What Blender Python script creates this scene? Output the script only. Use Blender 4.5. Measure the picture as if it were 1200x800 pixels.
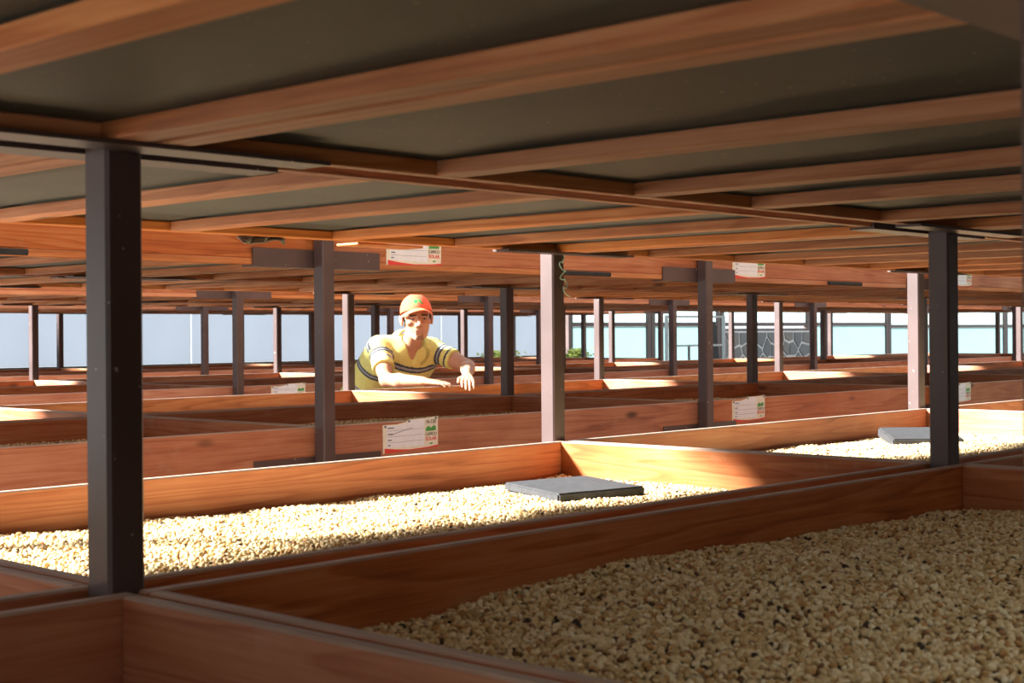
import bpy, bmesh, math, random
import numpy as np
from mathutils import Vector, Matrix, noise as mnoise

# ------------------------------------------------------------------ reset
for o in list(bpy.data.objects): bpy.data.objects.remove(o, do_unlink=True)
scene = bpy.context.scene
COL = scene.collection
rnd = random.Random(7)

# ------------------------------------------------------------------ camera
# world: +X runs along the racks, +Y runs across them, floor at z = 0 (metres)
YAW, ROLL, FPX, CAMZ = 0.7485, -0.0075, 1718.0, 1.25
cam = bpy.data.cameras.new('camera'); camo = bpy.data.objects.new('camera', cam); COL.objects.link(camo)
fwd = Vector((math.cos(YAW), math.sin(YAW), 0)); r0 = Vector((math.sin(YAW), -math.cos(YAW), 0)); u0 = Vector((0, 0, 1))
Rv = r0 * math.cos(ROLL) + u0 * math.sin(ROLL); Uv = u0 * math.cos(ROLL) - r0 * math.sin(ROLL)
m = Matrix.Identity(4)
for i in range(3):
    m[i][0] = Rv[i]; m[i][1] = Uv[i]; m[i][2] = -fwd[i]
m[2][3] = CAMZ
camo.matrix_world = m
cam.sensor_width = 36; cam.lens = 36 * FPX / 1200; cam.shift_y = -9.4 / 1200
cam.clip_start = .05; cam.clip_end = 300
cam.dof.use_dof = True; cam.dof.focus_distance = 4.4; cam.dof.aperture_fstop = 13
scene.camera = camo

# ------------------------------------------------------------------ world, sun, exposure
w = bpy.data.worlds.new('sky'); scene.world = w; w.use_nodes = True
bg = w.node_tree.nodes['Background']
bg.inputs[0].default_value = (.86, .93, 1.0, 1); bg.inputs[1].default_value = 1.0
sun = bpy.data.lights.new('sun_offscreen', 'SUN'); suno = bpy.data.objects.new('sun_offscreen', sun); COL.objects.link(suno)
sun.energy = 30; sun.angle = math.radians(7); sun.color = (1.0, .98, .94)
suno.rotation_euler = Vector((.80, -.62, -.63)).to_track_quat('-Z', 'Y').to_euler()
suno.location = (-6, 10, 9)
vs = scene.view_settings
vs.view_transform = 'Standard'; vs.look = 'None'; vs.exposure = 0.3; vs.gamma = 1; vs.use_curve_mapping = False

# ------------------------------------------------------------------ material helpers
def new_mat(name):
    mt = bpy.data.materials.new(name); mt.use_nodes = True
    nt = mt.node_tree; b = nt.nodes['Principled BSDF']
    return mt, nt, b
def N(nt, typ, **kw):
    n = nt.nodes.new(typ)
    for k, v in kw.items():
        if k == 'inp':
            for a, c in v.items(): n.inputs[a].default_value = c
        else: setattr(n, k, v)
    return n
def ramp(nt, stops, fac=None, interp='LINEAR'):
    r = nt.nodes.new('ShaderNodeValToRGB'); r.color_ramp.interpolation = interp
    e = r.color_ramp.elements
    while len(e) < len(stops): e.new(.5)
    for i, (p, c) in enumerate(stops):
        e[i].position = p; e[i].color = (*c, 1) if len(c) == 3 else c
    if fac is not None: nt.links.new(fac, r.inputs[0])
    return r
def mixc(nt, fac, a, b, typ='MIX'):
    n = nt.nodes.new('ShaderNodeMix'); n.data_type = 'RGBA'; n.blend_type = typ
    for s, v in ((0, fac), (6, a), (7, b)):
        if isinstance(v, (int, float)): n.inputs[s].default_value = v
        elif isinstance(v, tuple): n.inputs[s].default_value = (*v, 1) if len(v) == 3 else v
        else: nt.links.new(v, n.inputs[s])
    return n.outputs[2]
def math_(nt, op, a, b=None, c=None):
    n = nt.nodes.new('ShaderNodeMath'); n.operation = op
    for i, v in enumerate((a, b, c)):
        if v is None: continue
        if isinstance(v, (int, float)): n.inputs[i].default_value = v
        else: nt.links.new(v, n.inputs[i])
    return n.outputs[0]

def wood_mat(name, dark, mid, light, grey=.75):
    """board with its grain along local X, knots, per-board tone, weathered grey upper edge"""
    mt, nt, b = new_mat(name); L = nt.links.new
    tc = N(nt, 'ShaderNodeTexCoord'); oi = N(nt, 'ShaderNodeObjectInfo')
    off = N(nt, 'ShaderNodeVectorMath', operation='SCALE'); off.inputs[0].default_value = (17.3, 9.1, 5.7); L(oi.outputs['Random'], off.inputs['Scale'])
    add = N(nt, 'ShaderNodeVectorMath', operation='ADD'); L(tc.outputs['Object'], add.inputs[0]); L(off.outputs[0], add.inputs[1])
    mp = N(nt, 'ShaderNodeMapping'); mp.inputs['Scale'].default_value = (.45, 9, 9); L(add.outputs[0], mp.inputs[0])
    n1 = N(nt, 'ShaderNodeTexNoise', inp={'Scale': 1.5, 'Detail': 1.5, 'Roughness': .4, 'Distortion': .15}); L(mp.outputs[0], n1.inputs['Vector'])
    fr = math_(nt, 'FRACT', math_(nt, 'MULTIPLY', n1.outputs[0], 11.0))
    rings = ramp(nt, [(0, (.25, .25, .25)), (.10, (1, 1, 1)), (.6, (.8, .8, .8)), (1, (.25, .25, .25))], fr).outputs[0]
    mp2 = N(nt, 'ShaderNodeMapping'); mp2.inputs['Scale'].default_value = (6, 160, 160); L(add.outputs[0], mp2.inputs[0])
    n2 = N(nt, 'ShaderNodeTexNoise', inp={'Scale': 1.0, 'Detail': 3, 'Roughness': .6}); L(mp2.outputs[0], n2.inputs['Vector'])
    n3 = N(nt, 'ShaderNodeTexNoise', inp={'Scale': 3.2, 'Detail': 3, 'Roughness': .55}); L(add.outputs[0], n3.inputs['Vector'])
    g = math_(nt, 'ADD', math_(nt, 'MULTIPLY', rings, .22), math_(nt, 'MULTIPLY', n2.outputs[0], .42))
    g = math_(nt, 'ADD', g, math_(nt, 'MULTIPLY', n3.outputs[0], .50))
    col = ramp(nt, [(.30, dark), (.58, mid), (.86, light)], g).outputs[0]
    # knots
    mk = N(nt, 'ShaderNodeMapping'); mk.inputs['Scale'].default_value = (2.6, 7, 7); L(add.outputs[0], mk.inputs[0])
    vo = N(nt, 'ShaderNodeTexVoronoi', inp={'Scale': 1.0, 'Randomness': 1.0}); L(mk.outputs[0], vo.inputs['Vector'])
    kn = ramp(nt, [(.045, (1, 1, 1)), (.13, (0, 0, 0))], vo.outputs['Distance']).outputs[0]
    col = mixc(nt, math_(nt, 'MULTIPLY', kn, .8), col, (.035, .014, .008))
    # tone per board
    hs = N(nt, 'ShaderNodeHueSaturation'); L(col, hs.inputs['Color'])
    wn = N(nt, 'ShaderNodeTexWhiteNoise', noise_dimensions='1D'); L(oi.outputs['Random'], wn.inputs['W'])
    L(math_(nt, 'ADD', .80, math_(nt, 'MULTIPLY', oi.outputs['Random'], .38)), hs.inputs['Value'])
    L(math_(nt, 'ADD', .90, math_(nt, 'MULTIPLY', wn.outputs[0], .2)), hs.inputs['Saturation'])
    col = hs.outputs[0]
    # dust marks
    n4 = N(nt, 'ShaderNodeTexNoise', inp={'Scale': 9.0, 'Detail': 5, 'Roughness': .7}); L(add.outputs[0], n4.inputs['Vector'])
    dust = ramp(nt, [(.60, (0, 0, 0)), (.85, (1, 1, 1))], n4.outputs[0]).outputs[0]
    col = mixc(nt, math_(nt, 'MULTIPLY', dust, .35), col, (.45, .33, .22))
    # weathered top
    sp = N(nt, 'ShaderNodeSeparateXYZ'); L(tc.outputs['Normal'], sp.inputs[0])
    up = ramp(nt, [(.45, (0, 0, 0)), (.8, (1, 1, 1))], sp.outputs['Z']).outputs[0]
    gr = ramp(nt, [(.3, (.26, .23, .18)), (.7, (.52, .47, .40))], n2.outputs[0]).outputs[0]
    col = mixc(nt, math_(nt, 'MULTIPLY', up, grey), col, gr)
    L(col, b.inputs['Base Color'])
    b.inputs['Roughness'].default_value = .55; b.inputs['Specular IOR Level'].default_value = .3
    bp = N(nt, 'ShaderNodeBump', inp={'Strength': .25, 'Distance': .002}); L(g, bp.inputs['Height']); L(bp.outputs[0], b.inputs['Normal'])
    return mt

M = {}
M['wood'] = wood_mat('reddish_cypress_board', (.18, .046, .018), (.42, .138, .057), (.56, .255, .125))
M['wood2'] = wood_mat('pale_pine_batten', (.21, .064, .024), (.46, .170, .066), (.62, .295, .135), grey=.2)

def simple(name, col, rough=.6, metal=0, noise_amt=.15, scale=20, bump=0, spec=.4):
    mt, nt, b = new_mat(name)
    tc = N(nt, 'ShaderNodeTexCoord')
    n = N(nt, 'ShaderNodeTexNoise', inp={'Scale': scale, 'Detail': 4}); nt.links.new(tc.outputs['Object'], n.inputs['Vector'])
    lo = tuple(c * (1 - noise_amt) for c in col); hi = tuple(min(1, c * (1 + noise_amt)) for c in col)
    r = ramp(nt, [(.3, lo), (.7, hi)], n.outputs[0]); nt.links.new(r.outputs[0], b.inputs['Base Color'])
    b.inputs['Roughness'].default_value = rough; b.inputs['Metallic'].default_value = metal; b.inputs['Specular IOR Level'].default_value = spec
    if bump:
        bp = N(nt, 'ShaderNodeBump', inp={'Strength': bump, 'Distance': .003}); nt.links.new(n.outputs[0], bp.inputs['Height']); nt.links.new(bp.outputs[0], b.inputs['Normal'])
    return mt

def steel_mat():
    mt, nt, b = new_mat('brown_painted_steel'); L = nt.links.new
    tc = N(nt, 'ShaderNodeTexCoord'); oi = N(nt, 'ShaderNodeObjectInfo')
    off = N(nt, 'ShaderNodeVectorMath', operation='SCALE'); off.inputs[0].default_value = (7, 5, 3); L(oi.outputs['Random'], off.inputs['Scale'])
    ad = N(nt, 'ShaderNodeVectorMath', operation='ADD'); L(tc.outputs['Object'], ad.inputs[0]); L(off.outputs[0], ad.inputs[1])
    n = N(nt, 'ShaderNodeTexNoise', inp={'Scale': 6, 'Detail': 4}); L(ad.outputs[0], n.inputs['Vector'])
    c = ramp(nt, [(.3, (.055, .033, .030)), (.7, (.082, .052, .049))], n.outputs[0]).outputs[0]
    n2 = N(nt, 'ShaderNodeTexNoise', inp={'Scale': 75, 'Detail': 2}); L(ad.outputs[0], n2.inputs['Vector'])
    ch = ramp(nt, [(.735, (0, 0, 0)), (.75, (1, 1, 1))], n2.outputs[0]).outputs[0]
    c = mixc(nt, math_(nt, 'MULTIPLY', ch, .8), c, (.5, .45, .42))
    L(c, b.inputs['Base Color']); b.inputs['Roughness'].default_value = .43; b.inputs['Specular IOR Level'].default_value = .52
    return mt
M['steel'] = steel_mat()
M['steel_grey'] = simple('grey_galvanised_steel', (.30, .31, .32), .5, .3)
M['concrete'] = simple('concrete', (.27, .25, .22), .9, 0, .2, 3, .2)
M['grassland'] = simple('grassland', (.10, .16, .05), .9, 0, .5, 1.5)
M['pad'] = simple('dark_grey_foam', (.034, .035, .038), .7, 0, .2, 60, .3, .4)
M['matte'] = simple('black_matte', (.02, .021, .022), .8, 0, .4, 30)
M['sill'] = simple('dark_sill', (.04, .045, .03), .7)

def mesh_cloth():
    mt, nt, b = new_mat('dark_shade_mesh'); L = nt.links.new
    tc = N(nt, 'ShaderNodeTexCoord')
    n = N(nt, 'ShaderNodeTexNoise', inp={'Scale': 2.2, 'Detail': 4, 'Roughness': .6}); L(tc.outputs['Object'], n.inputs['Vector'])
    c = ramp(nt, [(.3, (.036, .034, .025)), (.7, (.072, .070, .056))], n.outputs[0]).outputs[0]
    n2 = N(nt, 'ShaderNodeTexNoise', inp={'Scale': 110, 'Detail': 1}); L(tc.outputs['Object'], n2.inputs['Vector'])
    sp = ramp(nt, [(.74, (0, 0, 0)), (.78, (1, 1, 1))], n2.outputs[0]).outputs[0]
    c = mixc(nt, math_(nt, 'MULTIPLY', sp, .6), c, (.35, .27, .14))
    L(c, b.inputs['Base Color']); b.inputs['Roughness'].default_value = .6; b.inputs['Specular IOR Level'].default_value = .35
    tr = N(nt, 'ShaderNodeBsdfTranslucent'); tr.inputs[0].default_value = (.0050, .0047, .0034, 1); ads = N(nt, 'ShaderNodeAddShader'); L(b.outputs[0], ads.inputs[0]); L(tr.outputs[0], ads.inputs[1]); L(ads.outputs[0], nt.nodes['Material Output'].inputs[0])
    wv = N(nt, 'ShaderNodeTexWave', inp={'Scale': 95.0}); wv.bands_direction = 'X'; L(tc.outputs['Object'], wv.inputs['Vector'])
    wv2 = N(nt, 'ShaderNodeTexWave', inp={'Scale': 95.0}); wv2.bands_direction = 'Y'; L(tc.outputs['Object'], wv2.inputs['Vector'])
    bp = N(nt, 'ShaderNodeBump', inp={'Strength': .25, 'Distance': .001}); L(math_(nt, 'MAXIMUM', wv.outputs[0], wv2.outputs[0]), bp.inputs['Height']); L(bp.outputs[0], b.inputs['Normal'])
    return mt
M['mesh'] = mesh_cloth()

def sheet_mat(name, col, trans=.75):
    mt = bpy.data.materials.new(name); mt.use_nodes = True; nt = mt.node_tree
    nt.nodes.remove(nt.nodes['Principled BSDF']); out = nt.nodes['Material Output']
    tc = N(nt, 'ShaderNodeTexCoord'); n = N(nt, 'ShaderNodeTexNoise', inp={'Scale': 1.3, 'Detail': 3}); nt.links.new(tc.outputs['Object'], n.inputs['Vector'])
    c = ramp(nt, [(.3, tuple(x * .95 for x in col)), (.7, col)], n.outputs[0]).outputs[0]
    t = N(nt, 'ShaderNodeBsdfTranslucent'); d = N(nt, 'ShaderNodeBsdfDiffuse'); mx = N(nt, 'ShaderNodeMixShader', inp={0: 1 - trans})
    nt.links.new(c, t.inputs[0]); nt.links.new(c, d.inputs[0]); nt.links.new(t.outputs[0], mx.inputs[1]); nt.links.new(d.outputs[0], mx.inputs[2]); nt.links.new(mx.outputs[0], out.inputs[0])
    return mt
M['sheet'] = sheet_mat('milky_plastic_sheet', (.36, .39, .43))
M['aqua'] = sheet_mat('aqua_plastic_pane', (.42, .545, .555))
M['aqua_bright'] = sheet_mat('brightened_aqua_pane', (.58, .70, .71))  # upper panes; their overexposed look is put into a paler colour

def bean_mat():
    mt, nt, b = new_mat('parchment_coffee'); L = nt.links.new
    at = N(nt, 'ShaderNodeAttribute', attribute_name='tone', attribute_type='INSTANCER')
    r = ramp(nt, [(0, (.035, .018, .010)), (.018, (.06, .03, .015)), (.024, (.24, .11, .04)), (.10, (.52, .27, .09)), (.20, (.56, .37, .15)), (.40, (.70, .52, .26)), (.8, (.82, .66, .38)), (1, (.88, .77, .52))], at.outputs['Fac'])
    L(r.outputs[0], b.inputs['Base Color']); b.inputs['Roughness'].default_value = .5; b.inputs['Specular IOR Level'].default_value = .35
    return mt
M['bean'] = bean_mat()
M['bean_bed'] = simple('bean_bed', (.13, .08, .035), .9, 0, .5, 120)

# ------------------------------------------------------------------ mesh helpers
def link(o, parent=None):
    COL.objects.link(o)
    if parent is not None: o.parent = parent
    return o
def empty(name, loc=(0, 0, 0), rz=0):
    o = bpy.data.objects.new(name, None); o.empty_display_size = .1; o.location = loc; o.rotation_euler = (0, 0, rz)
    return link(o)
def tag(o, label, cat, group=None, kind=None):
    o['label'] = label; o['category'] = cat
    if group: o['group'] = group
    if kind: o['kind'] = kind
    return o
def struct(o): o['kind'] = 'structure'; return o
def smooth(me):
    me.polygons.foreach_set('use_smooth', [True] * len(me.polygons)); return me
_bc = {}
def box_mesh(name, sx, sy, sz, mat, bev=.002):
    """box centred on its local origin, edges chamfered"""
    k = (name, round(sx, 4), round(sy, 4), round(sz, 4), mat.name, bev)
    if k in _bc: return _bc[k]
    bm = bmesh.new(); bmesh.ops.create_cube(bm, size=1); bmesh.ops.scale(bm, vec=(sx, sy, sz), verts=bm.verts)
    if bev: bmesh.ops.bevel(bm, geom=bm.edges[:], offset=bev, segments=1, affect='EDGES')
    me = bpy.data.meshes.new(name); bm.to_mesh(me); bm.free(); me.materials.append(mat); _bc[k] = me
    return me
def box(name, size, loc, mat, parent=None, rot=(0, 0, 0), bev=.002):
    o = bpy.data.objects.new(name, box_mesh(name, *size, mat, bev)); o.location = loc; o.rotation_euler = rot
    return link(o, parent)
def pydata(name, v, f, mat, parent=None, loc=(0, 0, 0), sm=False):
    me = bpy.data.meshes.new(name); me.from_pydata([tuple(p) for p in v], [], f); me.update()
    me.materials.append(mat)
    if sm: smooth(me)
    o = bpy.data.objects.new(name, me); o.location = loc
    return link(o, parent)
def tube(name, pts, r, mat, parent=None, n=6, loc=(0, 0, 0)):
    V = []; F = []; pts = [Vector(p) for p in pts]
    for i, p in enumerate(pts):
        d = (pts[min(i + 1, len(pts) - 1)] - pts[max(i - 1, 0)]).normalized()
        a = d.orthogonal().normalized() if i == 0 else (a - d * a.dot(d)).normalized()
        c = d.cross(a)
        for k in range(n):
            t = 2 * math.pi * k / n; V.append(p + (a * math.cos(t) + c * math.sin(t)) * r)
    for i in range(len(pts) - 1):
        for k in range(n): F.append((i * n + k, i * n + (k + 1) % n, (i + 1) * n + (k + 1) % n, (i + 1) * n + k))
    F.append(tuple(range(n))[::-1]); F.append(tuple(range((len(pts) - 1) * n, len(pts) * n)))
    return pydata(name, V, F, mat, parent, loc, True)

# ------------------------------------------------------------------ layout numbers
S0, DS = 0.901, 2.0                       # first post, post spacing along X
POST = .047
PER, WID = 3.138, 1.104                   # rack period and half width along Y
def lines(k):
    c = 1.445 + k * PER
    return [c - WID + (.022 if k == 0 else 0), c, c + WID]
Z_LOW, Z_UP = .8275, 1.4595               # undersides of the two tray levels
T_H = .141; BAT = .020; BRD = T_H - BAT   # tray height = batten + board
BT = .020                                 # board thickness
FLOOR_BAYS = {-1: (-1, 1), 0: (-1, 2), 1: (0, 7), 2: (1, 7), 3: (2, 5)}   # bays by rack; the unseen one behind the camera is added to block light

# ------------------------------------------------------------------ floor, ground
struct(box('floor', (60, 40, .2), (16, 0, -.1), M['concrete'], bev=0))

M['block'] = simple('added_wall_block', (.15, .135, .115), .9, 0, .25, 4, .3)
struct(box('added_shade_wall', (40, .2, 3.2), (14, -3.9, 1.6), M['block'], bev=.01))  # unseen wall behind the camera, added to darken that side

# unseen corrugated roof, added to shade the front aisle and the first rack
M['roof'] = sheet_mat('translucent_shade_roof_sheet', (.20, .20, .19), .6)
V = []; F = []; nr = 420
for i in range(nr + 1):
    x = -4.6 + 25.0 * i / nr; z = .018 * math.sin(i * math.pi / 2) 
    V += [(x, -4.0, 2.80 + z), (x, 3.1, 2.95 + z)]
for i in range(nr): F.append((2 * i, 2 * i + 2, 2 * i + 3, 2 * i + 1))
struct(pydata('added_shade_roof', V, F, M['roof']))

# ------------------------------------------------------------------ back wall of plastic sheets and windows
WY = 13.4
wall = struct(box('wall_back', (13.9, .10, .90), (8.6, WY, .45), M['sill'], bev=.004))
s = 1.7
while s < 15.3:
    wd = min(1.9, 15.5 - s)
    box('plastic_sheet', (wd - .02, .004, 1.75), (s + wd / 2 - 8.6, 0, 1.83 - .45), M['sheet'], wall, bev=0)
    s += 1.9
box('top_rail', (13.9, .06, .06), (0, 0, 2.735 - .45), M['steel'], wall)
box('sheet_rail', (13.9, .03, .03), (0, -.02, .935 - .45), M['sill'], wall)
# windows on the right part
def window(n, s0, s1, zbar, zlo, upper=True, lower=True):
    e = struct(empty('window_%d' % n, (s0, WY, 0))); wdt = s1 - s0
    for x in (0, wdt): box('window_post', (.09, .07, 2.8), (x, 0, 1.4), M['steel'], e)
    box('window_bar', (wdt - .09, .06, .055), (wdt / 2, 0, zbar), M['steel'], e)
    box('window_sill', (wdt - .09, .08, .07), (wdt / 2, 0, zlo - .035), M['steel'], e)
    box('window_head', (wdt - .09, .06, .07), (wdt / 2, 0, 2.765), M['steel'], e)
    if upper: box('pane', (wdt - .1, .008, 2.72 - zbar - .03), (wdt / 2, 0, (2.72 + zbar + .03) / 2), M['aqua_bright'], e, bev=0)
    if lower: box('pane', (wdt - .1, .008, zbar - .03 - zlo), (wdt / 2, 0, (zbar - .03 + zlo) / 2), M['aqua'], e, bev=0)
    return e
WIN = [(1, 15.6, 17.4, 1.37, .42), (2, 17.5, 19.2, 1.37, .42), (4, 21.95, 22.4, 1.37, .42), (5, 22.5, 24.6, 1.37, .42), (6, 24.7, 26.9, 1.33, .40), (7, 27.0, 29.6, 1.33, .40), (8, 29.7, 32.2, 1.33, .40)]
for n, a, b_, zb, zl in WIN: window(n, a, b_, zb, zl)
window(3, 19.3, 21.85, 1.37, 1.30, True, False)

# rough stone wall under window 3, every stone its own piece
M['mortar'] = simple('pale_mortar', (.55, .57, .58), .9)
def stone_mat():
    mt, nt, b = new_mat('grey_stone'); L = nt.links.new
    oi = N(nt, 'ShaderNodeObjectInfo'); tc = N(nt, 'ShaderNodeTexCoord')
    n = N(nt, 'ShaderNodeTexNoise', inp={'Scale': 9, 'Detail': 4}); L(tc.outputs['Object'], n.inputs['Vector'])
    c = ramp(nt, [(0, (.085, .10, .12)), (.5, (.15, .155, .16)), (1, (.20, .165, .13))], oi.outputs['Random']).outputs[0]
    c2 = mixc(nt, n.outputs[0], c, (.16, .17, .18)); L(c2, b.inputs['Base Color']); b.inputs['Roughness'].default_value = .85
    return mt
M['stone'] = stone_mat()
stw = struct(box('wall_stone', (2.55, .20, 1.26), (20.575, WY + .05, .63), M['mortar'], bev=.004))
def voronoi_cells(x0, x1, z0, z1, pts):
    out = []
    for i, (px, pz) in enumerate(pts):
        poly = [(x0, z0), (x1, z0), (x1, z1), (x0, z1)]
        for j, (qx, qz) in enumerate(pts):
            if i == j: continue
            mx, mz, nx, nz = (px + qx) / 2, (pz + qz) / 2, qx - px, qz - pz
            res = []
            for k in range(len(poly)):
                A, B = poly[k], poly[(k + 1) % len(poly)]
                da = (A[0] - mx) * nx + (A[1] - mz) * nz; db = (B[0] - mx) * nx + (B[1] - mz) * nz
                if da <= 0: res.append(A)
                if da * db < 0:
                    t = da / (da - db); res.append((A[0] + (B[0] - A[0]) * t, A[1] + (B[1] - A[1]) * t))
            poly = res
            if len(poly) < 3: break
        if len(poly) >= 3: out.append(((px, pz), poly))
    return out
rs = random.Random(3); sp_ = []
for i in range(9):
    for j in range(6): sp_.append((-1.27 + (i + .5) * 2.54 / 9 + rs.uniform(-.10, .10) + (.07 if j % 2 else -.07), -.60 + (j + .5) * 1.2 / 6 + rs.uniform(-.05, .05)))
for (cx, cz), poly in voronoi_cells(-1.265, 1.265, -.62, .62, sp_):
    gx = sum(p[0] for p in poly) / len(poly); gz = sum(p[1] for p in poly) / len(poly); n = len(poly)
    ins = []
    for p in poly:
        dx, dz = gx - p[0], gz - p[1]; l = math.hypot(dx, dz) + 1e-6; k = min(.022, l * .4)
        ins.append((p[0] + dx / l * k - gx, p[1] + dz / l * k - gz))
    V = [(x, -.098, z) for x, z in ins] + [(x * .93, -.098 - rs.uniform(.016, .03), z * .93) for x, z in ins]
    F = [(k, (k + 1) % n, n + (k + 1) % n, n + k) for k in range(n)] + [tuple(range(n, 2 * n)), tuple(range(n))[::-1]]
    pydata('stone', V, F, M['stone'], stw, (gx, 0, gz))

# metal trestle frame standing by the windows
tr = tag(empty('metal_trestle', (17.2, WY - .5, 0)), 'grey tubular metal trestle frame in front of the aqua windows', 'frame')
for x in (0, 1.45): box('upright', (.04, .04, 1.50), (x, 0, .75), M['steel_grey'], tr)
for z in (1.48, 1.05): box('crossbar', (1.41, .03, .03), (.725, 0, z), M['steel_grey'], tr)
box('brace', (.03, .03, 1.06), (.55, .0, .53), M['steel'], tr)
box('foot', (.05, .5, .04), (0, 0, .02), M['steel_grey'], tr); box('foot', (.05, .5, .04), (1.45, 0, .02), M['steel_grey'], tr)
lb = box('leaning_board', (.16, .03, 1.42), (18.9, WY - .19, .705), M['matte'], None, (math.radians(-7), 0, 0))
tag(lb, 'dark narrow board leaning against the window post beside the stone wall', 'board')
# round wall lamp on a window post
lamp = tag(empty('wall_lamp', (22.45, WY - .045, 1.78)), 'small round black lamp fixed high on the window post', 'lamp')
bm = bmesh.new(); bmesh.ops.create_cone(bm, segments=20, radius1=.10, radius2=.07, depth=.07, cap_ends=True)
bmesh.ops.rotate(bm, cent=(0, 0, 0), matrix=Matrix.Rotation(math.radians(90), 3, 'X'), verts=bm.verts)
me = bpy.data.meshes.new('lamp_head'); bm.to_mesh(me); bm.free(); me.materials.append(M['matte'])
o = bpy.data.objects.new('lamp_head', me); o.location = (.1, -.06, 0); link(o, lamp)
box('lamp_bracket', (.04, .06, .05), (.02, -.02, 0), M['matte'], lamp)
# small shrubs at the foot of the sheets
M['leaf'] = simple('yellow_green_leaf', (.42, .50, .10), .6, 0, .4, 8)
M['twig'] = simple('twig', (.12, .08, .04), .8)
def shrub(x, y, h, wdt, lab, seed):
    rr = random.Random(seed); e = tag(empty('shrub', (x, y, 0)), lab, 'shrub')
    V = []; F = []
    for i in range(900):
        c = Vector((rr.gauss(0, wdt * .4), rr.uniform(-.09, .09), h - abs(rr.gauss(0, .22))))
        if abs(c.x) > wdt: continue
        a = Vector((rr.uniform(-1, 1), rr.uniform(-.4, .4), rr.uniform(-.3, 1))).normalized(); b2 = a.orthogonal().normalized(); L_, W_ = rr.uniform(.04, .07), .017
        k = len(V); V += [c - a * L_ / 2, c + b2 * W_, c + a * L_ / 2, c - b2 * W_]; F.append((k, k + 1, k + 2, k + 3))
    f = pydata('foliage', V, F, M['leaf'], e); f['kind'] = 'stuff'
    for k in range(5):
        q = Vector((rr.uniform(-wdt * .6, wdt * .6), 0, h - .1)); tube('stem', [(q.x * .3, 0, 0), (q.x * .7, 0, h * .5), q], .008, M['twig'], e)
shrub(13.95, WY - .22, 1.03, .42, 'yellow-green shrub at the foot of the plastic sheets', 1)
shrub(15.55, WY - .22, 1.03, .26, 'small yellow-green shrub beside the first aqua window', 2)

# ------------------------------------------------------------------ rack posts
ANG = .05   # angle-iron size
def angle_mesh(flip):
    """L profile 0.5 m long along X; vertical leg at y=0, foot points to +y (or -y)"""
    k = ('ang', flip)
    if k in _bc: return _bc[k]
    t = .005; s_ = -1 if flip else 1
    pr = [(0, 0), (ANG, 0), (ANG, -t), (-t, -t), (-t, ANG), (0, ANG)]
    V = [(x, s_ * y, z) for x in (-.25, .25) for (y, z) in pr]; n = 6
    F = [(i, (i + 1) % n, n + (i + 1) % n, n + i) for i in range(n)] + [tuple(range(n))[::-1], tuple(range(n, 2 * n))]
    bm = bmesh.new(); vv = [bm.verts.new(v) for v in V]
    for f in F: bm.faces.new([vv[i] for i in f])
    bmesh.ops.recalc_face_normals(bm, faces=bm.faces)
    me = bpy.data.meshes.new('support_angle'); bm.to_mesh(me); bm.free(); me.materials.append(M['steel']); _bc[k] = me
    return me
RACK = ['rack with the two black pads', 'rack the man leans over', 'rack behind the man', 'rack by the plastic sheets']
LNAME = {(0, 0): 'near', (0, 1): 'mid'}
POST_LAB = {
 (-1, 0): ('steel post on the far edge of the unseen rack added to block light', 'far posts of the added rack'),
 (-1, 1): ('steel post in the middle of the unseen rack added to block light', 'middle posts of the added rack'),
 (-1, 2): ('steel post on the aisle edge of the unseen rack added to block light', 'aisle posts of the added rack'),
 (0, 0): ('square brown steel post at the outer edge of the heaped bean tray', 'outer posts beside the shaded bean trays'),
 (0, 1): ('square dark brown steel post between the two rows of bean trays', 'posts between the bean tray rows'),
 (0, 2): ('square steel post with sunlit pinkish face behind the sunlit bean trays', 'sunlit posts behind the bean trays'),
 (1, 0): ('brown steel post with crossbars in front of the boards carrying white cards', 'crossbar posts by the white cards'),
 (1, 1): ('blackish backlit steel post in the middle of the rack with white cards', 'middle posts of the carded rack'),
 (1, 2): ('slim pinkish sunlit steel post on the aisle edge where the man stands', 'aisle posts beside the man'),
 (2, 0): ('brown steel post with crossbars on the front of the rack behind the man', 'front posts of the rack behind the man'),
 (2, 1): ('dark steel post in the middle of the rack behind the man', 'middle posts of the rack behind the man'),
 (2, 2): ('thin dark steel post on the far edge of the rack behind the man', 'far posts of the rack behind the man'),
 (3, 0): ('thin brown steel post on the front of the rack by the plastic sheets', 'front posts of the last rack'),
 (3, 1): ('thin dark steel post in the middle of the rack by the plastic sheets', 'middle posts of the last rack'),
 (3, 2): ('thin dark steel post on the far edge of the last rack', 'far posts of the last rack')}
POSTS = {}
for k in range(-1, 4):
    for li, d in enumerate(lines(k)):
        for i in range(FLOOR_BAYS[k][0], FLOOR_BAYS[k][1] + 2):
            lab, grp = POST_LAB[(k, li)]
            if k == 0 and li == 0 and i > 0: continue
            e = tag(empty('rack_post', (S0 + DS * i, d, 0)), lab, 'post', grp); POSTS[(k, li, i)] = e
            box('upright', (POST, POST, 1.66), (0, 0, .838), M['steel'], e, bev=.004)
            box('base_plate', (.12, .12, .008), (0, 0, .004), M['steel'], e)
            box('end_cap', (POST + .004, POST + .004, .006), (0, 0, 1.671), M['steel'], e)
            for z in (Z_LOW, Z_UP):
                sides = {0: [1], 1: [-1, 1], 2: [-1]}[li]
                for sd in sides:
                    a = bpy.data.objects.new('support_angle', angle_mesh(sd < 0)); a.location = (0, sd * (POST / 2 + .005), z); link(a, e)

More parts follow.
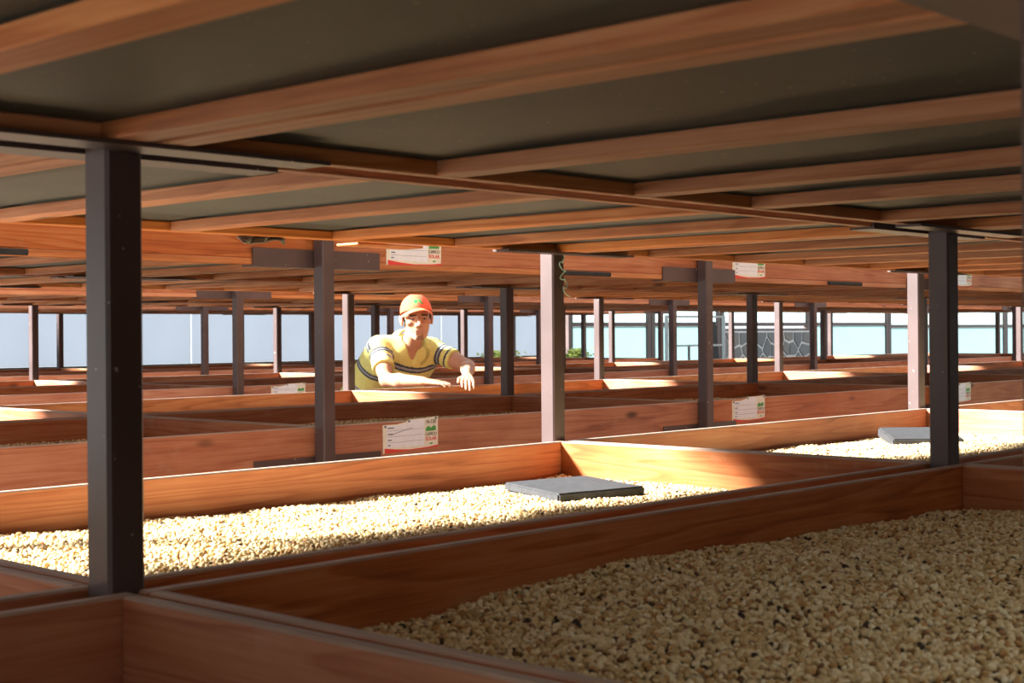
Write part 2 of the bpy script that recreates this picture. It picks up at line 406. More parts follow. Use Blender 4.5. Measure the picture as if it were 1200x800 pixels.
# ------------------------------------------------------------------ trays
CROSS = [(.47, .89, 1.21, 1.65), (.41, .80, 1.22, 1.60), (.36, .78, 1.17, 1.58)]
GAP = .012
def mesh_sheet(Lx, Ly, seed):
    k = ('sheet', round(Ly, 3), seed)
    if k in _bc: return _bc[k]
    nx, ny = 28, 14; V = []; F = []
    for j in range(ny + 1):
        for i in range(nx + 1):
            u, v = i / nx, j / ny; edge = min(u, 1 - u, v, 1 - v) * 6; edge = min(1, edge)
            V.append((-Lx / 2 + u * Lx, -Ly / 2 + v * Ly, edge * (.003 + .0035 * mnoise.noise(Vector((u * 5, v * 3, seed))))))
    for j in range(ny):
        for i in range(nx): a = j * (nx + 1) + i; F.append((a, a + 1, a + nx + 2, a + nx + 1))
    me = bpy.data.meshes.new('mesh_bottom'); me.from_pydata(V, [], F); smooth(me); me.materials.append(M['mesh']); _bc[k] = me
    return me
def make_tray(k, row, bay, level, label, group, jit=True, lenx=None):
    ls = lines(k); inset = POST / 2 + .0065
    y0, y1 = (ls[0] + inset, ls[1] - inset) if row == 0 else (ls[1] + inset, ls[2] - inset)
    x0, x1 = S0 + DS * bay + GAP / 2, S0 + DS * (bay + 1) - GAP / 2
    Lx, Ly = x1 - x0, y1 - y0
    rr = random.Random(k * 1000 + row * 100 + bay * 10 + level)
    e = tag(empty('drying_tray', ((x0 + x1) / 2 + (rr.uniform(-.002, .002) if jit else 0), (y0 + y1) / 2, (Z_LOW, Z_UP)[level])), label, 'tray', group)
    zb = BAT + BRD / 2
    for sd in (-1, 1):
        box('side_board', (Lx, BT, BRD), (0, sd * (Ly / 2 - BT / 2), zb), M['wood'], e, bev=.003)
        box('end_board', (Ly - 2 * BT, BT, BRD), (sd * (Lx / 2 - BT / 2), 0, zb), M['wood'], e, (0, 0, math.pi / 2), bev=.003)
        box('long_batten', (Lx, .026, BAT), (0, sd * (Ly / 2 - .013), BAT / 2), M['wood2'], e)
        box('end_batten', (Ly - .052, .045, BAT), (sd * (Lx / 2 - .0225), 0, BAT / 2), M['wood2'], e, (0, 0, math.pi / 2))
    cr = CROSS[0] if (k == 0 and row == 0) else CROSS[(k + row + bay) % 3]
    for c in cr: box('cross_batten', (Ly - .052, .050, BAT), (-Lx / 2 + c, 0, BAT / 2), M['wood2'], e, (0, 0, math.pi / 2))
    mo = bpy.data.objects.new('mesh_bottom', mesh_sheet(Lx - .006, Ly - .006, rr.randrange(3))); mo.location = (0, 0, BAT + .0005); link(mo, e)
    return e, (x0, x1, y0, y1)

TL = {}
def tray_label(k, row, bay, lv):
    if k == 0 and lv == 0:
        return {(0, -1): ('wooden tray with pinkish end board and few beans, beside the heaped bean tray', None),
                (0, 0): ('large shaded wooden tray heaped with parchment coffee beans', None),
                (0, 1): ('shaded bean tray just past the end board of the heaped tray', None),
                (0, 2): ('shaded wooden tray two places past the heaped tray', None),
                (1, -1): ('sunlit wooden tray behind the dark post, next to the sunlit bean tray', None),
                (1, 0): ('sunlit wooden bean tray with a flat dark grey pad by its bright end board', None),
                (1, 1): ('sunlit bean tray with a grey pad half hidden behind a steel post', None),
                (1, 2): ('sunlit bean tray next to the one with the half hidden pad', None)}[(row, bay)]
    if k == -1: return ('%s wooden tray of the unseen rack added to block light' % ('lower', 'upper')[lv], '%s trays of the added rack' % ('lower', 'upper')[lv])
    where = ['pad rack', 'card rack', 'third rack', 'last rack'][k]
    side = [('over the shaded bean trays', 'over the sunlit bean trays'), ('above the white cards', 'beside the man'), ('behind the man', 'two rows behind the man'), ('behind the far dark posts', 'next to the plastic sheets')][k][row]
    low = [None, ('with stapled white cards on its board', 'where the man works'), ('right behind the man', 'two rows behind the man'), ('ahead of the plastic sheets', 'next to the plastic sheets')][k]
    if lv == 1: return ('upper wooden tray with dark mesh underside and cross battens, %s' % side, 'upper trays ' + side)
    return ('lower wooden tray with low walls, %s' % low[row], 'lower trays ' + low[row])
TRAY = {}
for k in range(-1, 4):
    for bay in range(FLOOR_BAYS[k][0], FLOOR_BAYS[k][1] + 1):
        for row in (0, 1):
            for lv in (0, 1):
                lab, grp = tray_label(k, row, bay, lv)
                TRAY[(k, row, bay, lv)] = make_tray(k, row, bay, lv, lab, grp)

# ------------------------------------------------------------------ bean heaps
def bean_group(name, dens, seed, sub, scale):
    g = bpy.data.node_groups.new(name, 'GeometryNodeTree'); L = g.links.new
    g.interface.new_socket('Geometry', in_out='INPUT', socket_type='NodeSocketGeometry'); g.interface.new_socket('Geometry', in_out='OUTPUT', socket_type='NodeSocketGeometry')
    gi = g.nodes.new('NodeGroupInput'); go = g.nodes.new('NodeGroupOutput')
    dp = g.nodes.new('GeometryNodeDistributePointsOnFaces'); dp.inputs['Density'].default_value = dens; dp.inputs['Seed'].default_value = seed
    L(gi.outputs[0], dp.inputs['Mesh'])
    def rv(typ, lo, hi, sd):
        n = g.nodes.new('FunctionNodeRandomValue'); n.data_type = typ
        i0, i1 = (0, 1) if typ == 'FLOAT_VECTOR' else (2, 3)
        n.inputs[i0].default_value = lo; n.inputs[i1].default_value = hi; n.inputs['Seed'].default_value = sd
        return n.outputs[0] if typ == 'FLOAT_VECTOR' else n.outputs[1]
    sp = g.nodes.new('GeometryNodeSetPosition'); L(dp.outputs[0], sp.inputs[0]); L(rv('FLOAT_VECTOR', (0, 0, -.002), (0, 0, .007), 3), sp.inputs['Offset'])
    st = g.nodes.new('GeometryNodeStoreNamedAttribute'); st.data_type = 'FLOAT'; st.domain = 'POINT'; st.inputs['Name'].default_value = 'tone'
    L(sp.outputs[0], st.inputs[0]); L(rv('FLOAT', 0, 1, 5), st.inputs['Value'])
    ico = g.nodes.new('GeometryNodeMeshIcoSphere'); ico.inputs['Radius'].default_value = 1; ico.inputs['Subdivisions'].default_value = sub
    # bean: flattened egg with a crease along its length
    pos = g.nodes.new('GeometryNodeInputPosition'); sx = g.nodes.new('ShaderNodeSeparateXYZ'); L(pos.outputs[0], sx.inputs[0])
    def mt(op, a, b=None):
        n = g.nodes.new('ShaderNodeMath'); n.operation = op
        for i, v in enumerate((a, b)):
            if v is None: continue
            if isinstance(v, (int, float)): n.inputs[i].default_value = v
            else: L(v, n.inputs[i])
        return n.outputs[0]
    y2 = mt('MULTIPLY', sx.outputs[1], sx.outputs[1]); ex = mt('EXPONENT', mt('MULTIPLY', y2, -14.0))
    zz = mt('SUBTRACT', sx.outputs[2], mt('MULTIPLY', mt('MAXIMUM', sx.outputs[2], 0), mt('MULTIPLY', ex, .22)))
    cb = g.nodes.new('ShaderNodeCombineXYZ'); L(mt('MULTIPLY', sx.outputs[0], .0052 * scale), cb.inputs[0]); L(mt('MULTIPLY', sx.outputs[1], .0038 * scale), cb.inputs[1]); L(mt('MULTIPLY', zz, .0031 * scale), cb.inputs[2])
    s2 = g.nodes.new('GeometryNodeSetPosition'); L(ico.outputs[0], s2.inputs[0]); L(cb.outputs[0], s2.inputs['Position'])
    ss = g.nodes.new('GeometryNodeSetShadeSmooth'); L(s2.outputs[0], ss.inputs[0])
    sm = g.nodes.new('GeometryNodeSetMaterial'); sm.inputs['Material'].default_value = M['bean']; L(ss.outputs[0], sm.inputs[0])
    ip = g.nodes.new('GeometryNodeInstanceOnPoints'); L(st.outputs[0], ip.inputs['Points']); L(sm.outputs[0], ip.inputs['Instance'])
    L(rv('FLOAT_VECTOR', (-1.0, -1.0, 0), (1.0, 1.0, 6.283), 7), ip.inputs['Rotation']); L(rv('FLOAT', .82, 1.15, 9), ip.inputs['Scale'])
    jn = g.nodes.new('GeometryNodeJoinGeometry'); L(gi.outputs[0], jn.inputs[0]); L(ip.outputs[0], jn.inputs[0]); L(jn.outputs[0], go.inputs[0])
    return g
def heap(key, hf, dens, sub, label, group=None, scale=1.0, seed=1):
    e, (x0, x1, y0, y1) = TRAY[key]
    a0, a1, b0, b1 = x0 + BT + .004, x1 - BT - .004, y0 + BT + .004, y1 - BT - .004
    zb = Z_LOW + BAT + .0085; nx, ny = 70, 36; V = []; F = []
    cx, cy = (a0 + a1) / 2, (b0 + b1) / 2
    for j in range(ny + 1):
        for i in range(nx + 1):
            x = a0 + (a1 - a0) * i / nx; y = b0 + (b1 - b0) * j / ny
            edge = min(1, min(x - a0, a1 - x, y - b0, b1 - y) / .05 + .35)
            h = hf((x - a0) / (a1 - a0), (y - b0) / (b1 - b0)) * edge + .010 * mnoise.noise(Vector((x * 5, y * 5, seed))) + .004 * mnoise.noise(Vector((x * 17, y * 17, seed)))
            V.append((x - cx, y - cy, max(.0, h)))
    for j in range(ny):
        for i in range(nx): a = j * (nx + 1) + i; F.append((a, a + 1, a + nx + 2, a + nx + 1))
    o = pydata('coffee_beans', V, F, M['bean_bed'], None, (cx, cy, zb), True)
    tag(o, label, 'coffee beans', group, 'stuff')
    md = o.modifiers.new('beans', 'NODES'); md.node_group = bean_group('bean_scatter_%s%d%d%d' % (key[0], key[1], key[2] + 1, seed), dens, seed, sub, scale)
    return o
def bump(u, v, cu, cv, su, sv): return math.exp(-((u - cu) / su) ** 2 - ((v - cv) / sv) ** 2)
heap((0, 0, 0, 0), lambda u, v: .018 + .016 * min(1, u * 3) + .016 * bump(u, v, .40, .80, .22, .4) + .018 * bump(u, v, .6, .3, .35, .35) - .012 * bump(u, v, 1, 1, .15, .3), 27000, 3, 'heap of dull parchment coffee beans in the large shaded tray', seed=1)
heap((0, 0, -1, 0), lambda u, v: .016 + .022 * bump(u, v, .9, .5, .3, .35), 20000, 2, 'thin spread of coffee beans in the tray with pinkish end board', seed=2)
heap((0, 1, 0, 0), lambda u, v: .020 + .014 * bump(u, v, .15, .7, .3, .5) + .012 * bump(u, v, .6, .4, .3, .4), 26000, 2, 'sunlit pale coffee beans spread around the flat dark grey pad', seed=3)
heap((0, 1, 1, 0), lambda u, v: .022 + .014 * bump(u, v, .6, .5, .3, .5), 22000, 2, 'sunlit coffee beans around the half hidden grey pad', seed=4)
heap((0, 1, 2, 0), lambda u, v: .020, 12000, 2, 'sunlit coffee beans in the tray past the half hidden pad', seed=5)
heap((0, 1, -1, 0), lambda u, v: .012, 14000, 2, 'coffee beans in the sunlit tray behind the dark post', seed=6)
for bay in (0, 1, 2, 3):
    heap((1, 0, bay, 0), lambda u, v: .030 + .022 * bump(u, v, .5, .6, .3, .4), 9000, 1, 'shaded coffee beans in the row of trays with white cards', 'beans in the carded tray row', 1.2, seed=7 + bay)
for bay in (1, 2, 3, 4):
    heap((1, 1, bay, 0), lambda u, v: .020, 7000, 1, 'coffee beans in the row of trays where the man works', 'beans in the row where the man works', 1.3, seed=12 + bay)

# ------------------------------------------------------------------ dark pads lying on the beans
def pad(loc, rot, size, label):
    bm = bmesh.new(); bmesh.ops.create_cube(bm, size=1); bmesh.ops.scale(bm, vec=size, verts=bm.verts)
    bmesh.ops.bevel(bm, geom=bm.edges[:], offset=.004, segments=2, affect='EDGES')
    bmesh.ops.subdivide_edges(bm, edges=bm.edges[:], cuts=3, use_grid_fill=True)
    for v in bm.verts: v.co.z += .0012 * mnoise.noise(v.co * 11); v.co.x += .002 * mnoise.noise(v.co * 15 + Vector((3, 1, 2)))
    me = bpy.data.meshes.new('foam_pad'); bm.to_mesh(me); bm.free(); me.materials.append(M['pad'])
    o = bpy.data.objects.new('foam_pad', me); o.location = loc; o.rotation_euler = rot; link(o)
    return tag(o, label, 'pad')
pad((2.518, 2.153, .899), (math.radians(1), math.radians(-1), math.radians(-18)), (.225, .245, .020), 'flat dark grey foam pad lying on the sunlit beans near the bright end board')
pad((4.29, 2.22, .910), (math.radians(7), 0, math.radians(-47)), (.22, .20, .030), 'grey foam pad on sunlit beans, half hidden by the steel post')

# ------------------------------------------------------------------ white record cards stapled to the boards
M['card'] = simple('cream_card', (.78, .75, .62), .6, 0, .06, 30)
M['card_white'] = simple('white_card_field', (.80, .82, .86), .5, 0, .04, 60)
M['card_red'] = simple('red_print', (.70, .05, .04), .5, 0, .05)
M['card_green'] = simple('green_print', (.07, .32, .07), .5, 0, .3, 90)
M['ink'] = simple('grey_ink', (.10, .11, .13), .6)
M['ink_dark'] = simple('dark_ink', (.09, .05, .04), .6)
_txt = {}
def text_obj(body, size, mat, loc, parent, name='lettering'):
    k = (body, size, mat.name)
    if k not in _txt:
        cu = bpy.data.curves.new('t', 'FONT'); cu.body = body; cu.size = size; cu.align_x = 'CENTER'; cu.offset = size * .02
        t = bpy.data.objects.new('t', cu); COL.objects.link(t)
        dg = bpy.context.evaluated_depsgraph_get(); me = bpy.data.meshes.new_from_object(t.evaluated_get(dg)); me.name = name
        bpy.data.objects.remove(t); bpy.data.curves.remove(cu); me.materials.clear(); me.materials.append(mat); _txt[k] = me
    o = bpy.data.objects.new(name, _txt[k]); o.location = loc; o.rotation_euler = (math.pi / 2, 0, 0)
    return link(o, parent)
def plate(name, pts, y, mat, parent, th=.0006):
    n = len(pts); V = [(x, y, z) for x, z in pts] + [(x, y - th, z) for x, z in pts]
    F = [tuple(range(n))[::-1], tuple(range(n, 2 * n))] + [(i, (i + 1) % n, n + (i + 1) % n, n + i)[::-1] for i in range(n)]
    bm = bmesh.new(); vv = [bm.verts.new(v) for v in V]
    for f in F: bm.faces.new([vv[i] for i in f])
    bmesh.ops.recalc_face_normals(bm, faces=bm.faces)
    me = bpy.data.meshes.new(name); bm.to_mesh(me); bm.free(); me.materials.append(mat)
    return link(bpy.data.objects.new(name, me), parent)
def rect(x0, x1, z0, z1): return [(x0, z0), (x1, z0), (x1, z1), (x0, z1)]
def card(k, s, z, label, rot=0, scr=False, group=None):
    y = lines(k)[0] + POST / 2 + .0065 - .0002
    e = tag(empty('record_card', (s, y, z)), label, 'card', group); e.rotation_euler = (0, rot, 0)
    W, H = .245, .108
    e0 = e; e = plate('card_sheet', [(0, 0), (W, .006), (W + .002, H), (.20, H - .003), (.118, H - .004), (.10, H - .012), (.06, H - .017), (.0, H - .016)], 0, M['card'], e0, .001)
    plate('writing_field', [(.016, .018), (.182, .014), (.184, H - .006), (.12, H - .008), (.10, H - .016), (.06, H - .020), (.016, H - .020)], -.0011, M['card_white'], e)
    plate('red_stripe', [(.006, 0), (W, .0062), (W, .013), (.20, .0085), (.12, .006), (.06, .010), (.006, .016)], -.0011, M['card_red'], e)
    plate('green_picture', [(.190, .060), (.236, .062), (.236, .074), (.228, .079), (.214, .071), (.202, .078), (.190, .070)], -.0011, M['card_green'], e)
    text_obj('CAFICO', .0145, M['ink_dark'], (.213, -.0021, .046), e)
    text_obj('SOLAR', .0165, M['card_red'], (.213, -.0021, .030), e)
    plate('small_mark', rect(.208, .220, .017, .0215), -.0011, M['card_green'], e)
    for zz, ww in ((.079, .028), (.059, .022), (.040, .018), (.023, .012)): plate('field_caption', rect(.020, .020 + ww, zz, zz + .0032), -.0018, M['ink'], e, .0003)
    for zz in (.071, .052, .033): plate('ruled_line', rect(.020, .178, zz, zz + .0007), -.0018, M['ink'], e, .0003)
    if scr:
        plate('pen_stroke', [(.035, .057), (.075, .066), (.128, .0755), (.128, .0768), (.075, .0675), (.035, .0588)], -.0019, M['ink'], e, .0003)
        text_obj('N-120', .017, M['ink_dark'], (.214, -.0021, .086), e, 'pen_number')
    for x, zz in ((.010, H - .022), (.115, H - .010), (.236, H - .006)): plate('tack', rect(x - .003, x + .003, zz - .003, zz + .003), -.0011, M['ink'], e, .003)
    return e0
card(1, 3.165, .8665, 'white record card with pen stroke, on the lower board between crossbar post and sunlit post', -.012, True)
card(1, 3.185, 1.474, 'white record card on the upper board above the man', .008)
card(1, 5.13, .868, 'white record card on the lower board beyond the second crossbar post', -.004)
card(1, 5.14, 1.475, 'white record card with a folded corner on the upper board by a crossbar', .006)
card(1, 7.10, .868, 'white record card on the lower board just past the dark post', 0)
card(1, 7.12, 1.475, 'white record card on the upper board just past the dark post', 0)
card(2, 5.15, .868, 'small white record card on the front board of the rack behind the man', 0)

# ------------------------------------------------------------------ green twine hanging from the sunlit post
M['twine'] = simple('pale_green_twine', (.35, .55, .45), .6)
px, py = S0 + DS, lines(0)[2]; pts = []
for i in range(60):
    t = i / 59
    pts.append((px + .004 + .018 * t + .009 * math.sin(t * 21) + .004 * math.sin(t * 47), py - POST / 2 - .006 - .003 * math.cos(t * 33), 1.452 - .105 * t + .006 * math.cos(t * 30)))
tag(tube('twine', pts, .0016, M['twine'], None, 5), 'curly pale green twine hanging on the sunlit post', 'twine')

# ------------------------------------------------------------------ ragged mesh ends, slivers and rubber strips under the upper trays
M['scrap'] = simple('grey_mesh_scrap', (.22, .22, .20), .7, 0, .5, 40)
def rag(name, loc, L_, D_, label, seed, rot=0):
    rr = random.Random(seed); V = []; F = []; n = 14
    for j in range(4):
        for i in range(n + 1):
            u = i / n; drop = (j / 3) * D_ * (.35 + .65 * abs(math.sin(u * 3 + seed)) + .25 * rr.random())
            V.append((u * L_ - L_ / 2, .006 * math.sin(u * 17 + j + seed) - .004 * j, -drop))
    for j in range(3):
        for i in range(n): a = j * (n + 1) + i; F.append((a, a + 1, a + n + 2, a + n + 1))
    o = pydata(name, V, F, M['scrap'], None, loc); o.rotation_euler = (0, 0, rot)
    md = o.modifiers.new('thick', 'SOLIDIFY'); md.thickness = .0015
    return tag(o, label, 'rag')
yb2 = lines(1)[0] + POST / 2 + .0065
rag('torn_mesh', (1.92, lines(0)[2] - .040, Z_UP - .001), .12, .014, 'torn grey mesh scrap hanging from the upper tray by the crossbar post', 1)
up_tray = TRAY[(0, 1, 0, 1)][0]
box('loose_splinter', (.21, .075, .006), (2.30 - up_tray.location.x, 2.553 - up_tray.location.y, -.0035), M['wood2'], up_tray, (0, 0, math.radians(1.5)))
def strip(s, k, z, L_, label):  # plain black bars set on the boards at batten height
    o = box('dark_strip', (L_, .012, .016), (s, lines(k)[0] + POST / 2 - .001, z), M['matte'], None, bev=.003); return tag(o, label, 'strip')
strip(1.78, 1, Z_UP + .010, .30, 'black rubber strip along the bottom of the upper board left of the dark post')
strip(4.15, 1, Z_UP + .010, .34, 'black rubber strip under the upper board right of the sunlit post')
strip(6.05, 1, Z_UP + .010, .30, 'black rubber strip under the upper board past the folded card')
strip(1.98, 1, Z_LOW + .010, .42, 'black rubber strip along the foot of the lower board by the dark post')
# ------------------------------------------------------------------ the man bending over the tray
class SDF:
    """signed-distance grid with smooth unions, turned into a mesh by surface nets"""
    def __init__(s, lo, hi, h):
        s.lo = np.array(lo, float); s.h = h; s.n = np.ceil((np.array(hi) - s.lo) / h).astype(int) + 1
        s.F = np.full(s.n, .2, np.float32)
    def sub(s, lo, hi):
        a = np.clip(np.floor((lo - s.lo) / s.h).astype(int), 0, s.n); b = np.clip(np.ceil((hi - s.lo) / s.h).astype(int) + 1, 0, s.n)
        if (b <= a).any(): return None, None
        g = [s.lo[i] + s.h * np.arange(a[i], b[i]) for i in range(3)]
        P = np.stack(np.meshgrid(*g, indexing='ij'), -1)
        return (slice(a[0], b[0]), slice(a[1], b[1]), slice(a[2], b[2])), P
    def put(s, sl, f, k, op):
        F = s.F[sl]
        if op == 'u':
            h = np.clip(.5 + .5 * (F - f) / k, 0, 1); s.F[sl] = F * (1 - h) + f * h - k * h * (1 - h)
        elif op == 's':
            f = -f; h = np.clip(.5 - .5 * (F - f) / k, 0, 1); s.F[sl] = F * (1 - h) + f * h + k * h * (1 - h)
    def cap(s, a, b, ra, rb, k=.015, op='u'):
        a = np.array(a, float); b = np.array(b, float); r = max(ra, rb) + k + .03
        sl, P = s.sub(np.minimum(a, b) - r, np.maximum(a, b) + r)
        if sl is None: return
        d = b - a; t = np.clip(((P - a) @ d) / max(d @ d, 1e-9), 0, 1)
        f = np.linalg.norm(P - a - t[..., None] * d, axis=-1) - (ra + (rb - ra) * t); s.put(sl, f, k, op)
    def ell(s, c, r, R=None, k=.015, op='u'):
        c = np.array(c, float); r = np.array(r, float); m_ = r.max() + k + .03
        sl, P = s.sub(c - m_, c + m_)
        if sl is None: return
        Q = P - c
        if R is not None: Q = Q @ R          # columns of R = local axes
        k0 = np.linalg.norm(Q / r, axis=-1); k1 = np.linalg.norm(Q / (r * r), axis=-1) + 1e-6
        s.put(sl, k0 * (k0 - 1) / k1, k, op)
    def clip(s, fn):
        g = [s.lo[i] + s.h * np.arange(s.n[i]) for i in range(3)]
        P = np.stack(np.meshgrid(*g, indexing='ij'), -1); s.F = np.maximum(s.F, fn(P).astype(np.float32))
    def mesh(s, name, mat, colfn=None):
        F = s.F; I = F < 0; n = F.shape
        C = [I[i:n[0] - 1 + i, j:n[1] - 1 + j, k:n[2] - 1 + k] for i in (0, 1) for j in (0, 1) for k in (0, 1)]
        cnt = sum(c.astype(np.int8) for c in C); act = (cnt > 0) & (cnt < 8)
        idx = np.argwhere(act); ids = np.full(act.shape, -1, int); ids[tuple(idx.T)] = np.arange(len(idx))
        cr = [(i, j, k) for i in (0, 1) for j in (0, 1) for k in (0, 1)]
        acc = np.zeros((len(idx), 3)); num = np.zeros(len(idx))
        for a in cr:
            for ax in range(3):
                if a[ax]: continue
                b = list(a); b[ax] = 1
                pa = idx + np.array(a); pb = idx + np.array(b); fa = F[tuple(pa.T)]; fb = F[tuple(pb.T)]
                mk = (fa < 0) != (fb < 0); t = np.where(mk, fa / np.where(mk, fa - fb, 1), 0)
                acc += np.where(mk[:, None], pa + t[:, None] * (pb - pa), 0); num += mk
        V = s.lo + s.h * acc / num[:, None]; faces = []
        for ax in range(3):
            b, c = (ax + 1) % 3, (ax + 2) % 3
            s0 = [slice(None)] * 3; s1 = [slice(None)] * 3; s0[ax] = slice(0, -1); s1[ax] = slice(1, None)
            A, B = I[tuple(s0)], I[tuple(s1)]; e = np.argwhere(A != B)
            e = e[(e[:, b] > 0) & (e[:, c] > 0) & (e[:, b] < n[b] - 1) & (e[:, c] < n[c] - 1)]
            fl = A[tuple(e.T)]
            def q(db, dc): x = e.copy(); x[:, b] -= db; x[:, c] -= dc; return ids[tuple(x.T)]
            Q = np.stack([q(1, 1), q(0, 1), q(0, 0), q(1, 0)], 1); Q[~fl] = Q[~fl][:, ::-1]; faces.append(Q)
        Q = np.concatenate(faces)
        me = bpy.data.meshes.new(name); me.vertices.add(len(V)); me.vertices.foreach_set('co', V.astype(np.float32).ravel())
        me.loops.add(len(Q) * 4); me.loops.foreach_set('vertex_index', Q.ravel().astype(np.int32)); me.polygons.add(len(Q)); me.polygons.foreach_set('loop_start', np.arange(0, len(Q) * 4, 4, dtype=np.int32)); me.polygons.foreach_set('loop_total', np.full(len(Q), 4, np.int32))
        me.update(calc_edges=True); me.validate(); smooth(me); me.materials.append(mat)
        if colfn is not None:
            ca = me.color_attributes.new('Col', 'FLOAT_COLOR', 'POINT'); cc = np.ones((len(V), 4), np.float32); cc[:, :3] = colfn(V); ca.data.foreach_set('color', cc.ravel())
        return me
def vcol_mat(name, rough, sss=0):
    mt, nt, b = new_mat(name); a = N(nt, 'ShaderNodeAttribute', attribute_name='Col')
    tc = N(nt, 'ShaderNodeTexCoord'); n = N(nt, 'ShaderNodeTexNoise', inp={'Scale': 60, 'Detail': 3}); nt.links.new(tc.outputs['Object'], n.inputs['Vector'])
    f = ramp(nt, [(.3, (.9, .9, .9)), (.7, (1.05, 1.05, 1.05))], n.outputs[0]).outputs[0]
    nt.links.new(mixc(nt, 1.0, a.outputs['Color'], f, 'MULTIPLY'), b.inputs['Base Color']); b.inputs['Roughness'].default_value = rough; b.inputs['Specular IOR Level'].default_value = .3
    return mt
M['skin'] = vcol_mat('skin', .5); M['knit'] = vcol_mat('striped_knit', .85); M['cap'] = vcol_mat('cap_cloth', .8)
M['denim'] = simple('denim', (.05, .07, .13), .85, 0, .3, 60, .2); M['shoe'] = simple('shoe_leather', (.05, .035, .025), .5)
M['hair'] = simple('dark_hair', (.02, .013, .009), .6, 0, .4, 150)
M['eye'] = simple('eye_white', (.30, .26, .24), .3); M['iris'] = simple('iris', (.03, .018, .01), .2)

Hc = np.array((5.668, 5.995, 1.336)); SC = 1.03
toc = np.array((-Hc[0], -Hc[1], 0)); toc /= np.linalg.norm(toc); rgt = np.array((-toc[1], toc[0], 0))
if rgt @ np.array((math.sin(YAW), -math.cos(YAW), 0)) < 0: rgt = -rgt
ya, pi_ = math.radians(9), math.radians(-3)
fd = toc * math.cos(ya) + rgt * math.sin(ya); hx = np.array((-fd[1], fd[0], 0)); hx = hx if hx @ rgt > 0 else -hx
up_ = np.array((0, 0, 1.)); fdp = fd * math.cos(pi_) + up_ * math.sin(pi_); hz = up_ * math.cos(pi_) - fd * math.sin(pi_)
tl = math.radians(3); hx, hz = hx * math.cos(tl) + hz * math.sin(tl), hz * math.cos(tl) - hx * math.sin(tl)   # slight tilt
HR = np.stack([hx, fdp, hz], 1)
def H(x, y, z): return Hc + HR @ (np.array((x, y, z)) * SC)
def hl(P): return ((P - Hc) @ HR) / SC
RS, LS = np.array((5.56, 6.19, 1.172)), np.array((5.885, 6.095, 1.158))
RE, LE = np.array((5.44, 6.0, .998)), np.array((5.93, 5.85, 1.066))
RW, LW = np.array((5.485, 5.755, .996)), np.array((5.775, 5.705, 1.022))
RK, LK = np.array((5.512, 5.672, .989)), np.array((5.725, 5.652, .998))
RT, LT = np.array((5.548, 5.585, .966)), np.array((5.675, 5.600, .952))
NB = np.array((5.72, 6.115, 1.185)); CH = np.array((5.722, 6.165, 1.085))
RH, LH = np.array((5.625, 6.455, .87)), np.array((5.865, 6.415, .87)); HM = (RH + LH) / 2
lat = (LS - RS) / np.linalg.norm(LS - RS); ax_ = (RS + LS) / 2 - HM; ax_ /= np.linalg.norm(ax_); frt = np.cross(lat, ax_)
frt = frt if frt[1] < 0 else -frt
TR = np.stack([lat, frt, ax_], 1)
def torso(S, g):
    S.cap(RH, RS + ax_ * -.05 + lat * .03, .105 + g, .085 + g, .03); S.cap(LH, LS + ax_ * -.05 - lat * .03, .105 + g, .085 + g, .03)
    S.ell(CH, (.165 + g, .10 + g, .15 + g), TR, .03); S.ell((RH + LH) / 2 + ax_ * .1, (.15 + g, .115 + g, .16), TR, .03)
    S.cap(RS, LS, .052 + g, .050 + g, .03)
    S.cap(NB + up_ * .01, RS + up_ * .012, .045 + g, .045 + g, .03); S.cap(NB + up_ * .01, LS + up_ * .012, .045 + g, .045 + g, .03)
# --- body (one continuous surface)
S = SDF((5.30, 5.50, .70), (6.10, 6.62, 1.50), .0042)
torso(S, -.004)
S.cap(NB - up_ * .03, H(0, -.03, -.055), .058, .052, .02)
for a, e_, w_, kn, tp, sd in ((RS, RE, RW, RK, RT, 1), (LS, LE, LW, LK, LT, -1)):
    S.cap(a, e_, .050, .038, .02); S.cap(a * .5 + e_ * .5, a * .3 + e_ * .7, .044, .040, .02)
    S.cap(e_, e_ * .65 + w_ * .35, .037, .039, .015); S.cap(e_ * .65 + w_ * .35, w_, .038, .0245, .015)
    hd = (kn - w_) / np.linalg.norm(kn - w_); lt = np.cross(hd, up_); lt /= np.linalg.norm(lt); nn = np.cross(lt, hd)
    for q in (-1, 0, 1): S.cap(w_ + lt * q * .010, kn + lt * q * .024, .017, .0125, .010)
    fdv = (tp - kn) / np.linalg.norm(tp - kn)
    for q, ln in ((-1.5, .078), (-.5, .092), (.5, .086), (1.5, .068)):
        b0 = kn + lt * q * .0185; b1 = b0 + (hd * .65 + fdv * .35) * ln * .42 + lt * q * .002; b2 = b1 + fdv * ln * .33; b3 = b2 + (fdv * .8 - up_ * .45) * ln * .27
        S.cap(b0, b1, .0098, .0088, .004); S.cap(b1, b2, .0088, .0080, .003); S.cap(b2, b3, .0080, .0066, .003)
    t0 = w_ * .6 + kn * .4 - lt * sd * .020; t1 = t0 + hd * .030 - lt * sd * .026; t2 = t1 + hd * .030 - lt * sd * .006 - up_ * .008
    S.cap(t0, t1, .0130, .0105, .006); S.cap(t1, t2, .0105, .0078, .003)
